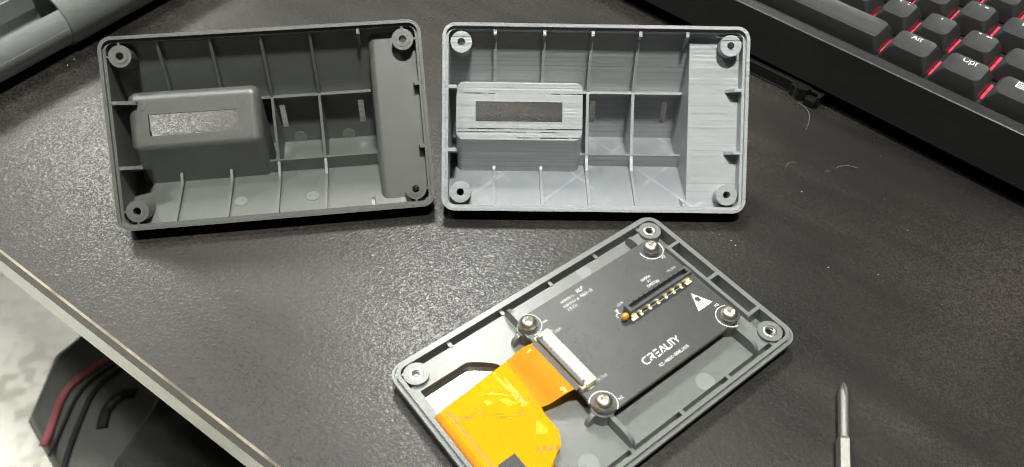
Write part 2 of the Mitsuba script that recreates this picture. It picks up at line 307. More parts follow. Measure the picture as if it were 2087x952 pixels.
    # ribs along the length
    r1 = (bx(-8, 42.5, 12.95, 14.2, -60, -18.4) ^ inner_big) - solid
    for c_ in r1.decompose():
        if c_.volume() > 2: part(t, 'rib', c_, mat, fr, smooth=False)
    z2 = 33.0218 - 14.6 * S_ - 19.8 * C_; y2 = -14.6 * C_ + 19.8 * S_
    r2 = (upright(bx(-8, 42.5, y2 - .62, y2 + .62, 0.5, z2)) ^ inner_big) - solid
    for c_ in r2.decompose():
        if c_.volume() > 2: part(t, 'rib', c_, mat, fr, smooth=False)
    # side tabs
    for v in (13.4, -14.0):
        part(t, 'side_tab', (ext_v([(-64.9, -1.6), (-60.8, -1.6), (-60.8, -34), (-64.9, -34)] if pr else [(-64.9, -1.9), (-62.5, -2.4), (-56, -5.5), (-56, -40), (-64.9, -40)], v - .75, v + .75) ^ inner_big) - solid, mat, fr, smooth=False)
        part(t, 'side_tab', ext_v([(64.9, -1.6), (61.4, -1.6), (58.2, -7.6), (64.9, -7.6)] if pr else [(64.9, -1.8), (62.4, -1.8), (61.8, -7.6), (64.9, -7.6)], v - .7, v + .7), mat, fr, smooth=False)
    outer_in = outer.translate([0, 0, 0])
    for x in (-58.9, 58.9):
        for y in (32.6, -32.6):
            b_ = (cyl(x, y, -60, -1.2, 4.65, 44) ^ ext_u(outer_poly, -67, 67)) - cyl(x, y, -70, 3, 1.62)
            if x > 0: b_ = b_.trim_by_plane([0, 0, 1], -8.2)
            if pr:
                if y > 0:
                    for q in np.arange(-4, 4, 1.1):
                        b_ = b_ - bx(x + q, x + q + 1.0, y + 2.15 + rng.uniform(-.1, .1), y + 2.42, -2.2, 0)
            else: b_ = b_ - (cyl(x, y, -1.55, 0, 6, 40) - cyl(x, y, -1.6, 1, 3.1, 40))
            bk = part(t, 'screw_boss', b_, mat, fr)
            if not pr:
                sx, sy = np.sign(x), np.sign(y)
                w_ = cat(bx(min(x + sx * 4.4, sx * 64.9), max(x + sx * 4.4, sx * 64.9), y - .4, y + .4, -9, -1.5), bx(x - .45, x + .45, min(y + sy * 4.4, sy * 38.4), max(y + sy * 4.4, sy * 38.4), -9, -1.5))
                part(bk, 'web', w_, mat, fr, smooth=False)
    if not pr:   # round ejector marks of the mould
        def disc(P, n_, r_, ring=False):
            n_ = np.array(n_) / np.linalg.norm(n_); h = .4
            m = cyl(0, 0, -.3, h * .55, r_, 32)
            if ring: m = m - cyl(0, 0, -.05, 1, r_ - .22, 32)
            M = trimesh.geometry.align_vectors([0, 0, 1], n_); x = tm(m); x.apply_transform(M); x.apply_translation(P); return x
        nw = (0, -d[1], d[0]); nb = (0, S_, C_)
        for P, r_, ring in (((-17.2, 34.4, -9.1), 2.9, 1), ((12.9, 34.6, -8.95), 2.8, 1), ((29.7, 18.0, -21.4), 1.7, 1), ((6.8, -3.6, -37.6), 3.0, 0), ((29.4, -3.9, -37.8), 3.0, 0)):
            part(t, 'ejector_mark', disc(P, nw, r_, ring), mat if ring else 'm_dark_mark', fr, smooth=False)
        for x, v in ((-18.0, -32.0), (13.2, -32.2)): part(t, 'ejector_mark', disc((x, v, zline(v, 2.0)), nb, 2.9), 'm_dark_mark', fr, smooth=False)
        for x, v in ((-54.6, 12.0), (-13.0, 12.2), (-55.0, -2.2), (-11.6, -2.2)): part(t, 'ejector_mark', disc((x, v, wp), (0, 0, 1), 2.0, True), mat, fr, smooth=False)
    else:        # stray printing strings and blobs
        for P in ([(52, 37.2, -2), (54, 36, -1.6), (57, 36.6, -1.8)], [(62, 33.5, -2.5), (63.5, 34.2, -2), (64.6, 33.2, -2)], [(61.5, 36.4, -2.2), (63, 36.8, -2), (64.6, 35.6, -2.4)],
                  [(41.5, -36, -3), (42.6, -37, -2), (41.8, -38.2, -1.4)], [(62.5, 31.4, -1.4), (63.4, 31.7, -1.0), (64.4, 31.4, -1.3)]):
            part(t, 'print_string', tube(smooth_pts(P, 14), .11, 6), mat, fr)
    return t
cov_a = make_cover('mould', [-0.10463687, 0.26330641, 0.0330718], [0.98648368, 0.16385969, 0], [-0.11307591, 0.6807503, 0.72373536], [0.1185911, -0.7139531, 0.69007763],
                   'dark grey injection moulded wedge-shaped back cover with smooth surfaces, rim up, at the left', 'm_dark')
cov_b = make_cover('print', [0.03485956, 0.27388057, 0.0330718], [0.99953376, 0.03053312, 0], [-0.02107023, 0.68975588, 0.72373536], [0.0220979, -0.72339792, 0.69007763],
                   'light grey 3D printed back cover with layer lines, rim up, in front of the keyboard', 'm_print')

# ------------------------------------------------------------------ display front bezel with its circuit board
ca, sa = math.cos(0.68499884), math.sin(0.68499884)
FB = Frame([0.03335462, 0.16910436, 0.0], [ca, sa, 0], [-sa, ca, 0], [0, 0, 1])
bez = thing('display_bezel', 'grey display front bezel lying face down with black circuit board and orange flex cable', 'display module')
ZF, ZR, ZL = 6.4, 8.0, 6.8
frame_ = ext(rrect(65.4, 39.1, 5.0), 0.02, 5.2) + ext(rrect(67, 40.7, 6.2), 5.0, ZL) + ext(rrect(65.4, 39.1, 4.8), 5.0, ZR)
frame_ = frame_ - (ext(rrect(66.1, 39.8, 5.4), 6.1, 12) - ext(rrect(65.4, 39.1, 4.8), 0, 13))
well = ext(rrect(63.9, 37.6, 3.4), 1.6, 20)
frame_ = frame_ - well
cut = CS([np.array([(-61.4, 26.3), (-46.7, 26.3), (-43.2, 26.4), (-41.2, 26.3), (-39.4, 25.3), (-36.7, 23.2), (-33.4, 20.1), (-32.3, 18.4), (-31.9, 16), (-31.9, -12), (-32.2, -14.5), (-33.4, -17.6), (-36, -20), (-40.5, -23.3), (-44.5, -29), (-61.4, -29)], float)], m3.FillRule.NonZero)
plate = ext(CS([np.array([(-61.6, -35.4), (56.8, -35.4), (56.8, 35.4), (-61.6, 35.4)], float)], m3.FillRule.NonZero), 1.0, ZF) + bx(-66, -61, -39, 29.5, 1.0, ZF) + bx(-66, -60.5, 35.6, 36.6, 1, ZF)
plate = plate - ext(cut, 2.6, 12)
# pocket recess where the right-hand ribs stand
frame_ = frame_ + (plate ^ ext(rrect(64.6, 38.3, 3.4), 0, 20))
frame_ = frame_ - bx(54.4, 56.9, 23.5, 27.5, 3, 12) 
part(bez, 'frame', frame_, 'm_bezel', FB)
for u in (-41.6, -17.0, 7.2, 31.3, 55.6):
    for s in (1, -1):
        if u > 50: continue
        part(bez, 'bridge', bx(u - .75, u + .75, min(s * 35.2, s * 37.9), max(s * 35.2, s * 37.9), 1, ZF + .35), 'm_bezel', FB, smooth=False)
for s in (1, -1): part(bez, 'bridge', bx(55.1, 56.8, min(s * 35.2, s * 37.9), max(s * 35.2, s * 37.9), 1, ZF + .35), 'm_bezel', FB, smooth=False)
# right-hand wall and its cross ribs
part(bez, 'inner_wall', cat(bx(57.0, 58.6, -22.6, 21.0, 1.2, 8.6), bx(58.55, 59.8, -21.5, 20, 1.2, 5.2)), 'm_bezel', FB, smooth=False)
for v in (20.8, -0.8, -22.4): part(bez, 'cross_rib', bx(57.02, 64.1, v - .75, v + .75, 1.25, 8.2), 'm_bezel', FB, smooth=False)
for x, y in ((-58.9, 32.6), (58.9, 32.6), (58.9, -32.5)):
    b_ = (cyl(x, y, 1.1, 7.9, 4.7, 40) - cyl(x, y, 2.5, 9, 1.75, 30))
    k = part(bez, 'screw_boss', b_, 'm_bezel', FB)
    ring = [(1.72, 7.3), (1.72, 7.95), (2.1, 8.02), (2.55, 7.95), (2.7, 7.86)]
    part(k, 'threaded_insert', cat(lathe(ring, 30).apply_translation([x, y, 0]), tube([(x + 1.6 * math.cos(a), y + 1.6 * math.sin(a), 4.6 + .12 * a) for a in np.linspace(0, 25, 110)], .16, 5)), 'm_insert', FB)
    if x > 0:
        sy = np.sign(y)
        part(k, 'web', cat(bx(x - .7, x + .7, min(y + sy * 4.4, sy * 37.9), max(y + sy * 4.4, sy * 37.9), 1.3, 7.3), bx(x + 4.4, 64.1, y - .7, y + .7, 1.3, 7.3)), 'm_bezel', FB, smooth=False)
for x, y in ((22.0, 33.0), (-31.9, 33.2), (23.2, -33.2 + .6), (-31.9, -30.9)):
    part(bez, 'ejector_mark', cyl(x, y, ZF - .3, ZF + .07, 3.1 if y > 0 else 3.6, 36) ^ bx(-60, 60, -35.3, 35.3, 0, 20), 'm_bezel_mark', FB, smooth=False)
# lcd metal back in the opening
part(bez, 'metal_panel', bx(-61.2, -31.4, -28.8, 26.8, 2.62, 3.3), 'm_lcd', FB, smooth=False, label='bright mirror-like metal back of the display panel')
part(bez, 'panel_tape', pbox(-61.0, -57.6, 13.9, 16.6, 3.32, 3.5), 'm_black', FB, smooth=False, label='small black tape on the metal panel')
# standoffs and fins
ZP0, ZP1 = 12.2, 13.9
SC = [(-16.1, 21.7), (47.1, 21.3), (47.1, -20.5), (-16.2, -19.8)]
for x, y in SC: part(bez, 'standoff', cyl(x, y, ZF - .5, ZP0 - .02, 4.3, 36), 'm_bezel', FB)
def fin(x, y, dx, dy, L, h0=11.8, th=1.7):
    pr_ = [(2.5, ZF - .6), (2.5, h0)] + [(L - 4.2 + 4.2 * math.sin(a), ZF + .4 + (h0 - ZF - .4) * (math.cos(a) ** .7 if a < 1.57 else 0)) for a in np.linspace(0.0, 1.57, 10)] + [(L, ZF - .6)]
    m = tm(ext(pr_, -th / 2, th / 2)); v = m.vertices
    P = np.c_[x + dx * v[:, 0] - dy * v[:, 2], y + dy * v[:, 0] + dx * v[:, 2], v[:, 1]]
    m = trimesh.Trimesh(P, m.faces, process=False)
    if m.volume < 0: m.invert()
    part(bez, 'fin', m, 'm_bezel', FB)
fin(*SC[0], 0, 1, 13.2); fin(*SC[0], -1, 0, 7.3); fin(*SC[1], 0, 1, 13.0); fin(*SC[1], 1, 0, 7.6)
fin(*SC[2], 0, -1, 15.3); fin(*SC[2], 1, 0, 7.6); fin(*SC[3], 0, -1, 15.8); fin(*SC[3], -1, 0, 7.2)
# circuit board
pcb = CS.square([62.6, 41.4], True).offset(4.3, m3.JoinType.Round, 2, 40).translate([15.75, 1.15])
pcb = pcb - CS([np.array([(-25, 18.0), (-19.4, 17.0), (-19.4, -15.2), (-25, -16.2)], float)], m3.FillRule.NonZero)
bd = part(bez, 'circuit_board', cat(ext(pcb.offset(-.03), ZP0 + .2, ZP1)), 'm_pcb', FB, label='black circuit board with white printed markings')
part(bd, 'board_edge', ext(pcb - pcb.offset(-.25), ZP0, ZP1 - .25), 'm_pcb_edge', FB)
ZT = ZP1 + .012
def arc_ring(x, y, r, a0, a1, w=.34):
    pts = [(x + r * math.cos(a), y + r * math.sin(a)) for a in np.radians(np.linspace(a0, a1, 44))]
    return shp(LineString(pts).buffer(w / 2), ZT, .03)
silk = [arc_ring(*SC[0], 5.0, -100, 75), arc_ring(*SC[1], 5.0, 165, 370), arc_ring(*SC[2], 5.0, 60, 262), arc_ring(*SC[3], 5.0, -60, 140)]
tx = lambda s, u, v, h, **k: text(s, u, v, ZT, h, depth=.03, **k)
for g_ in silk: part(bd, 'printed_ring', g_, 'm_silk', FB, smooth=False)
for g_ in (tx('HGPCB-1', .2, 21.9, 1.0, bold=True), tx('E489747', -.2, 19.7, 1.0, bold=True), tx('94V-0', 8.2, 19.6, 1.35, bold=True),
     tx('2320', -.1, 17.6, 1.15, sx=1.2), tx('RU', 8.5, 22.2, 1.5, bold=True), shp(Polygon([(6.3, 19.7), (7.5, 19.7), (6.9, 20.7)]), ZT, .03), shp(Point(11.6, 23.6).buffer(.45) - Point(11.6, 23.6).buffer(.2), ZT, .03),
     tx('H3', 47.3, 14.9, 1.1, bold=True), tx('H2', 46.2, -14.6, 1.1, bold=True), tx('H4', -11.0, 18.9, 1.0, bold=True), tx('H1', -10.9, -22.2, 1.1, bold=True),
     tx('J1', -12.0, 14.2, 1.0, bold=True), tx('LEDK', -10.6, 12.9, 1.0), tx('TP_3V3', -12.0, -12.0, .95), tx('J2', 36.6, 7.4, 1.1, bold=True), tx('EMIC6', 32.4, 11.3, 1.05, bold=True), tx('EMIC5', 32.4, 7.7, 1.05, bold=True), tx('R7', 34.2, 9.5, 1.0),
     tx('TP_3V3', 43.8, 8.5, .95), tx('LEDK', 16.4, 8.1, .95)): part(bd, 'printed_text', g_, 'm_silk', FB, smooth=False)
part(bd, 'printed_code', tx('K1-MAX-RGB_V15', 10.2, -21.0, 1.15, bold=True), 'm_silk', FB, smooth=False, label='white board code K1-MAX-RGB_V15')
# the maker's word mark as strokes
def strokes():
    h, g = 2.75, []
    L = lambda *p: g.append(LineString(p))
    def C(x): L(*[(x + 1.0 + (1.0 if abs(a) < 0 else 0) + 1.05 * math.cos(a), h / 2 + (h / 2) * math.sin(a)) for a in np.radians(np.linspace(90, 270, 14))]); L((x + 1.0, h), (x + 2.2, h)); L((x + 1.0, 0), (x + 2.2, 0))
    C(0)
    x = 3.0; L((x, 0), (x, .9)); L((x - .1, h), (x + 1.5, h), (x + 1.95, h - .35), (x + 1.95, h - 1.0), (x + 1.5, h - 1.35), (x, h - 1.35)); L((x + .9, h - 1.35), (x + 2.0, 0))
    x = 5.9; L((x, h), (x + 1.9, h)); L((x, h / 2), (x + 1.7, h / 2)); L((x, 0), (x + 1.9, 0))
    x = 8.3; L((x, 0), (x + 1.25, h), (x + 2.5, 0)); L((x + 1.0, .2), (x + 1.5, .2))
    x = 11.3; L((x, h), (x, 0), (x + 1.6, 0))
    x = 13.4; L((x, 0), (x, h)); L((x, h), (x + 2.2, h)); L((x + 1.2, h), (x + 1.2, 0))
    x = 15.0; L((x + .7, h), (x + 1.6, h * .42), (x + 2.6, h)); L((x + 1.6, h * .42), (x + 1.6, 0))
    return unary_union([s.buffer(.27, cap_style=2, join_style=1) for s in g])
wm = shp(strokes(), ZT, .03); wm.apply_translation([6.8, -17.3, 0]); 
part(bd, 'word_mark', wm, 'm_silk', FB, smooth=False, label='white word mark CREALITY on the board')
tri = Polygon([(43.6, -4.2), (47.3, -12.1), (39.5, -12.1)])
icon = unary_union([Point(43.5, -7.6).buffer(.95), Polygon([(42.6, -7.4), (44.3, -7.6), (44.6, -9.0), (42.9, -8.9)]), LineString([(41.8, -9.8), (43.0, -9.3), (43.8, -10.0), (45, -9.4)]).buffer(.13), LineString([(41.4, -10.5), (45.6, -10.4)]).buffer(.1),
                   *[LineString([(40.2, -11.0 - .28 * i), (46.6, -11.0 - .28 * i)]).buffer(.05) for i in range(3)], *[LineString([(42.9 - .25 * i, -6.3 - .62 * i), (43.5 - .1 * i, -6.5 - .6 * i)]).buffer(.05) for i in range(5)]])
part(bd, 'warning_sign', shp(tri.difference(icon), ZT, .03), 'm_silk', FB, smooth=False, label='white printed warning triangle')
vias = []
for i in range(240):
    if i < 120: x, y = rng.uniform(-15, 49), rng.uniform(-22, 25)
    elif i < 180: x, y = rng.uniform(-10, 14), rng.uniform(-2, 12)
    else: x, y = rng.uniform(-11.5, -6.0), rng.uniform(-10, 13)
    vias.append(cyl(x, y, ZP1 - .1, ZP1 + .016, rng.uniform(.15, .24), 8))
key = part(bd, 'via', cat(vias), 'm_trace', FB, smooth=False, kind='stuff')
tr = [shp(LineString([(18.5 + .55 * i, 5.2), (18.5 + .55 * i, 7.0 + .3 * i), (17.2 + .55 * i, 8.3 + .35 * i)]).buffer(.07), ZP1 - .01, .03) for i in range(9)]
part(bd, 'trace', cat(tr), 'm_connector', FB, smooth=False, kind='stuff')
# ivory ribbon connector
part(bd, 'ribbon_connector', cat(pbox(-17.2, -12.3, -11.7, 15.2, ZP1 - .05, 16.3, .25), pbox(-18.9, -17.0, -11.7, -9.7, ZP1 - .05, 15.6, .2), pbox(-18.9, -17.0, 13.4, 15.2, ZP1 - .05, 15.6, .2)), 'm_ivory', FB, label='ivory ribbon cable connector')
part(bd, 'connector_latch', cat(pbox(-18.7, -17.35, -11.0, 14.4, 15.0, 16.75, .25), pbox(-18.3, -16.3, 12.6, 13.7, 16.3, 16.95, .2), pbox(-18.3, -16.3, -10.3, -9.2, 16.3, 16.95, .2)), 'm_grey_plastic', FB, label='grey latch bar of the ribbon connector')
part(bd, 'connector_pin', cat([bx(-17.3, -16.5, y - .16, y + .16, 16.2, 16.42) for y in np.arange(-8.6, 12.3, .52)] + [bx(-12.5, -11.5, y - .13, y + .13, 13.9, 14.2) for y in np.arange(-10.4, 14.2, .52)]), 'm_grey_plastic', FB, smooth=False, kind='stuff')
part(bd, 'solder_tab', bx(-16.5, -14.0, -12.9, -11.7, ZP1, 14.3), 'm_pin', FB); 
# black board-to-board connector
u0, u1, v0, v1, zt = 15.8, 48.9, 1.0, 5.0, 18.3
con = pbox(u0, u1, v0, v1, ZP1 + .9, zt, .3) - bx(u0 + 1.6, u1 - 1.6, v0 + .95, v1 - .9, 15.2, 20)
con = con - MF.batch_boolean([bx(x, x + .6, v1 - 1.0, v1 + 1, 15.5, 20) for x in np.linspace(u0 + 4.2, u1 - 5, 10)], m3.OpType.Add)
part(bd, 'black_connector', con, 'm_connector', FB, label='long black slotted connector standing on the board')
part(bd, 'connector_shell', cat(pbox(u0 + .3, u1 - .3, v0 - .12, v0 + .5, ZP1 + .95, 17.0, .1)), 'm_steel', FB, label='metal side of the black connector')
part(bd, 'connector_pin', cat([bx(x - .14, x + .14, v0 + .9, v0 + 1.35, 15.3, zt - .1) for x in np.arange(u0 + 5, u1 - 4.5, .5)]), 'm_grey_plastic', FB, smooth=False, kind='stuff')
for i, x in enumerate((17.9, 21.3, 25.8, 30.2, 34.5, 38.6, 42.7, 46.6)):
    w_ = 1.5 if i in (0, 7) else .62
    part(bd, 'solder_tab', cat(pbox(x - w_, x + w_, v0 - 1.6, v0 - .05, ZP1 + .02, ZP1 + .35, .1), pbox(x - w_ * .8, x + w_ * .8, v0 - .5, v0 + .05, ZP1 + .02, 15.2, .1)), 'm_ivory', FB)
for a in (21.3, 25.8, 30.2, 34.5, 38.6): part(bd, 'printed_line', bx(a + .9, a + 3.5, v0 - .75, v0 - .55, ZT, ZT + .03), 'm_silk', FB, smooth=False)
cap = trimesh.creation.icosphere(subdivisions=3, radius=1.0); cap.apply_scale([1.55, 1.3, 1.9]); cap.apply_translation([14.3, 2.0, ZP1 + 1.75])
cap.vertices += .12 * (meshkit.noise(cap.vertices * 1.7)[:, None] - .5) * cap.vertex_normals
part(bd, 'capacitor', cap, 'm_capacitor', FB, smooth=True, label='small orange blob capacitor beside the black connector')
part(bd, 'printed_line', shp(unary_union([LineString([(14.4, 6.2), (14.9, 5.0)]).buffer(.2), LineString([(14.9, 6.0), (13.0, 5.2), (13.0, 4.0)]).buffer(.12), Polygon([(13.9, 7.2), (15.4, 7.4), (15.2, 6.2)])]), ZT, .03), 'm_silk', FB, smooth=False)
# screws
hexr = CS.circle(1.75, 6)
for x, y in SC:
    dome = [(0.001, 2.75), (.9, 2.72), (1.8, 2.55), (2.55, 2.15), (3.05, 1.5), (3.3, .8), (3.35, .3), (3.25, 0), (0.001, 0)]
    D = MF.revolve(CS([np.array(dome, float)], m3.FillRule.NonZero), 48)
    D = D - (ext(hexr, 1.0, 4).rotate([0, 0, 20 + 9 * x]))
    D = D + lathe_ring if False else D
    k = part(bez, 'board_screw', D.translate([x, y, ZP1 + .75]), 'm_steel', FB, smooth=35, label=None)
    part(k, 'washer', cyl(x, y, ZP1 + .02, ZP1 + .45, 3.75, 40) + cyl(x, y, ZP1 + .3, ZP1 + .8, 3.1, 40), 'm_connector', FB)
# flex cable: sheets over a height profile along u
def zf(u):
    k = np.clip((u + 33.5) / 13.0, 0, 1); k = k * k * (3 - 2 * k)
    return 8.6 + .22 * np.sin(u * .42) + .12 * np.sin(u * .95 + 1) + (np.clip(u, -70, -33.5) + 61) / 27.5 * 2.0 + k * 4.7
def sheet(poly, dz=0.0, step=1.3):
    g = Polygon(poly) if not hasattr(poly, 'exterior') else poly
    v, f = trimesh.creation.triangulate_polygon(g.segmentize(step), engine='earcut') 
    m = trimesh.Trimesh(np.c_[v, np.zeros(len(v))], f, process=False)
    for _ in range(3):
        if len(m.faces) > 9000: break
        m = m.subdivide()
    z = zf(m.vertices[:, 0]) + .25 * np.sin(m.vertices[:, 1] * .25) * np.clip((m.vertices[:, 0] + 35) / 15, 0, 1) * np.clip((-20.5 - m.vertices[:, 0]) / 6, 0, 1)
    return trimesh.Trimesh(np.c_[m.vertices[:, :2], z + dz], m.faces, process=False)
def edge_round(poly, r): return Polygon(poly).buffer(-r).buffer(r)
body = edge_round([(-61.2, 14.2), (-31.0, 15.7), (-32.6, -6.4), (-33.3, -8.6), (-33.6, -17), (-36.2, -21.3), (-44.5, -25.5), (-49, -31), (-61.2, -31)], 1.2).union(Polygon([(-61.2, 14.2), (-58, 14.3), (-58, -31), (-61.2, -31)]))
tail = Polygon([(-31.2, 15.7), (-24, 14.9), (-18.6, 13.2), (-18.6, -10.3), (-26, -8.8), (-31, -7.2), (-32.6, -6.4)])
fx = part(bez, 'flex_cable', sheet(body), 'm_flex', FB, smooth=True, label='glossy yellow-orange flexible circuit folded out of the bezel')
part(fx, 'tail', sheet(tail, .03), 'm_flex_tail', FB, smooth=True, label='darker orange tail of the flexible circuit going into the connector')
a_ = np.linspace(math.pi / 2, 3 * math.pi / 2, 16); R_ = 2.6; zt_ = float(zf(np.array([-61.2]))[0])
fp = [(-61.2 + R_ * math.cos(a), zt_ - R_ + R_ * math.sin(a)) for a in a_] + [(-58.5, zt_ - 2 * R_)]
vs = np.array([(x, y, z) for x, z in fp for y in (14.2, -31.0)]); fs = np.array([q for i in range(len(fp) - 1) for q in ((2 * i, 2 * i + 1, 2 * i + 3), (2 * i, 2 * i + 3, 2 * i + 2))])
part(fx, 'fold', trimesh.Trimesh(vs, fs, process=False), 'm_flex_tail', FB, smooth=True)
def on_flex(geoms, mat, name, dz=.05, kind=None, label=None, w=.15):
    ms = []
    for g in geoms:
        g = g if g.geom_type == 'Polygon' else g.buffer(w)
        v, f = trimesh.creation.triangulate_polygon(g.segmentize(.8), engine='earcut')
        ms.append(trimesh.Trimesh(np.c_[v, zf(v[:, 0]) + dz], f, process=False))
    part(fx, name, cat(ms), mat, FB, smooth=False, kind=kind, label=label)
on_flex([LineString([(-59.6 + .55 * i, 13), (-59.6 + .55 * i, -30)]) for i in range(3)] + [LineString([(-58.4, 9.5), (-54, 5.4), (-53.2, 6.3)]), LineString([(-58, 8.8), (-53.6, 4.6)]),
         LineString([(-50.5, 7.2), (-50.2, 4.0), (-47.5, .4), (-42.6, -3.2), (-41.0, -2.2), (-40.2, -4.0), (-38.8, -5.4)]), LineString([(-49.6, 6.4), (-49.2, 4.2), (-47.0, 1.5), (-42.4, -1.8)]),
         LineString([(-36.0, 3.2), (-34.6, -.9), (-35.4, -4.8), (-36.4, -6.4)]), LineString([(-35.3, 2.8), (-33.9, -.9), (-34.6, -4.8)]), LineString([(-32.6, 15.0), (-33.9, -5.6)])], 'm_flex_line', 'trace', .04, kind='stuff')
gold = []
for i in range(7): gold.append(LineString([(-44.5 + .62 * i, 9.6 - .5 * i), (-42.6 + .62 * i, 8.6 - .8 * i)]))
for i in range(6): gold.append(LineString([(-42.4 + .3 * i, 4.6 - .75 * i), (-40.2 + .3 * i, 3.8 - .75 * i)]))
for i in range(6): gold.append(LineString([(-48.6 + .55 * i, 8.4 - .2 * i), (-47.6 + .5 * i, 6.2 - .2 * i)]))
for i in range(12): gold.append(LineString([(-38.2 + .02 * i, 13.4 - .62 * i), (-37.2 + .02 * i, 13.1 - .62 * i)]))
for i in range(6): gold.append(LineString([(-40.3 + .55 * i, -13.4 - .35 * i), (-37.2 + .55 * i, -9.6 - .5 * i)]))
on_flex(gold, 'm_flex_gold', 'pad', .05, kind='stuff', w=.13)
on_flex([Point(-43.4 + 1.0 * i, -17.6 - .9 * (i % 2) - .65 * i).buffer(.62, 4) for i in range(7)], 'm_flex_line', 'test_point', .05, kind='stuff')
on_flex([sbox(-58.8, -24.0, -51.6, -13.2)] , 'm_black', 'chip_cover', .3, label='black rectangle on the flexible circuit at the lower frame edge') if False else None
chip = bx(-57.5, -50.6, -24.5, -14.4, 9.2, 10.3)
part(fx, 'chip', chip, 'm_black', FB, smooth=False, label='black chip on the flexible circuit at the lower frame edge')
pt_ = []
tt = meshkit.text_mesh('0430A022V1', 2.3, .01); v = tt.vertices
pt_.append(trimesh.Trimesh(np.c_[-35.4 - v[:, 1], -2.6 + v[:, 0] * .86, zf(-35.4 - v[:, 1]) + .06 + v[:, 2]], tt.faces, process=False))
for s, uu, vv_ in (('40', -23.2, -9.2), ('1', -22.8, 11.3)):
    tt = meshkit.text_mesh(s, 1.6, .01, True); v = tt.vertices
    pt_.append(trimesh.Trimesh(np.c_[uu - v[:, 1], vv_ + v[:, 0], zf(uu - v[:, 1]) + .3 + v[:, 2]], tt.faces, process=False))
for g_ in pt_: part(fx, 'printed_text', g_, 'm_flex_print', FB, smooth=False)
part(fx, 'stiffener', cat(bx(-20.9, -18.9, -10.6, 13.6, 15.0, 15.25)), 'm_connector', FB, smooth=False, label='dark stiffener at the end of the flexible circuit')

# ------------------------------------------------------------------ keyboard
th = math.radians(8.5); aK = math.radians(-43.8)
e1 = np.array([math.cos(aK), math.sin(aK), 0]); e2 = np.array([-e1[1], e1[0], 0]); ez = np.array([0, 0, 1.0])
K0 = np.array([0.17345682, 0.31776181, 0.0])
KB = Frame(K0, e1, e2, ez)
KT = Frame(K0 + ez * 0.0357 + e2 * 0.0072, e1, e2 * math.cos(th) + ez * math.sin(th), ez * math.cos(th) - e2 * math.sin(th))
kb = thing('keyboard', 'black mechanical keyboard with red backlight between its tall keys', 'keyboard')
case = ext_u([(-1.2, 9), (0.0, 33.0), (.5, 33.4), (5.6, 34.3), (7.0, 33.2), (7.4, 31), (118, 48), (119, 53), (126, 54), (126, 9)], -290, 160)
part(kb, 'case', case, 'm_case', KB, smooth=20)
part(kb, 'foot', pbox(-150, 150, 16, 32, 0.05, 9.2, .8), 'm_case', KB, label='low rubber foot under the keyboard case')
part(kb, 'base_plate', bx(-288, 158, .2, 105, -6.0, -4.6), 'm_case', KT, smooth=False)
def keycap(s0, s1, t0, t1, h=6.6):
    w, dpt = s1 - s0, t1 - t0
    def ring(i, z):  # rounded rectangle ring, i from 0 (skirt) to 1 (top)
        a0, a1, b0, b1 = s0 + 2.5 * i, s1 - 2.5 * i, t0 + 1.3 * i, t1 - 3.6 * i
        r = .7 + 2.2 * i; n = 7; P = []
        for cx_, cy_, st in ((a1 - r, b1 - r, 0), (a0 + r, b1 - r, 90), (a0 + r, b0 + r, 180), (a1 - r, b0 + r, 270)):
            P += [(cx_ + r * math.cos(math.radians(st + 90 * j / (n - 1))), cy_ + r * math.sin(math.radians(st + 90 * j / (n - 1))), z) for j in range(n)]
        return np.array(P)
    R = [ring(0, -3.6), ring(.05, -.4), ring(.5, h * .52), ring(.93, h - .45)]
    top = ring(1.0, h); c0 = top[:, :2].mean(0)
    sc = min(w, dpt)
    def dish(P):
        q = P.copy(); x = np.clip(np.abs(P[:, 0] - c0[0]) - max(0, (w - dpt) / 2), 0, None); q[:, 2] = h - .95 * np.clip(1 - (x / (dpt * .40)) ** 2, 0, 1) + .55 * np.clip((np.abs(P[:, 1] - c0[1]) / 7.0), 0, 1) ** 2
        return q
    for k in (0, .12, .3, .5, .7, .88, .985): R.append(dish(np.c_[c0 + (top[:, :2] - c0) * (1 - k), top[:, 2]]))
    n = len(top); v = np.concatenate(R); f = []
    for i in range(len(R) - 1):
        for j in range(n):
            A, B = i * n + j, i * n + (j + 1) % n; f += [(A, B, B + n), (A, B + n, A + n)]
    last = (len(R) - 1) * n; f += [(last, last + j, last + j + 1) for j in range(1, n - 1)]
    def lie(g, z0):
        q = g.vertices.copy(); q[:, 2] = dish(q)[:, 2] + .05 + (q[:, 2] - z0); return trimesh.Trimesh(q, g.faces, process=False)
    return trimesh.Trimesh(v, np.array(f), process=False), c0, lie
P_ = 20.1
keys = [(0, -135, -9.0, None), (0, -6.9, 15.8, 'Alt'), (0, 18.1, 40.6, 'Opt'), (0, 43.0, 65.4, 'menu'), (0, 67.8, 90, None)]
for n_, lg in zip(range(-2, 5), (None, None, '. ;', '. ', '- _', None, None)): keys.append((1, -2.6 + P_ * (n_ - 0), 15.2 + P_ * (n_ - 0), {-1: ':;', 0: '.', 1: '-_'}.get(n_)))
for n_ in range(-2, 5): keys.append((2, 6.9 + P_ * n_, 24.4 + P_ * n_, {0: "'~", 1: '['}.get(n_)))
for n_ in range(-1, 4): keys.append((3, 12 + P_ * n_, 29.7 + P_ * n_, None))
for n_ in range(0, 4): keys.append((4, 2 + P_ * n_, 19.7 + P_ * n_, None))
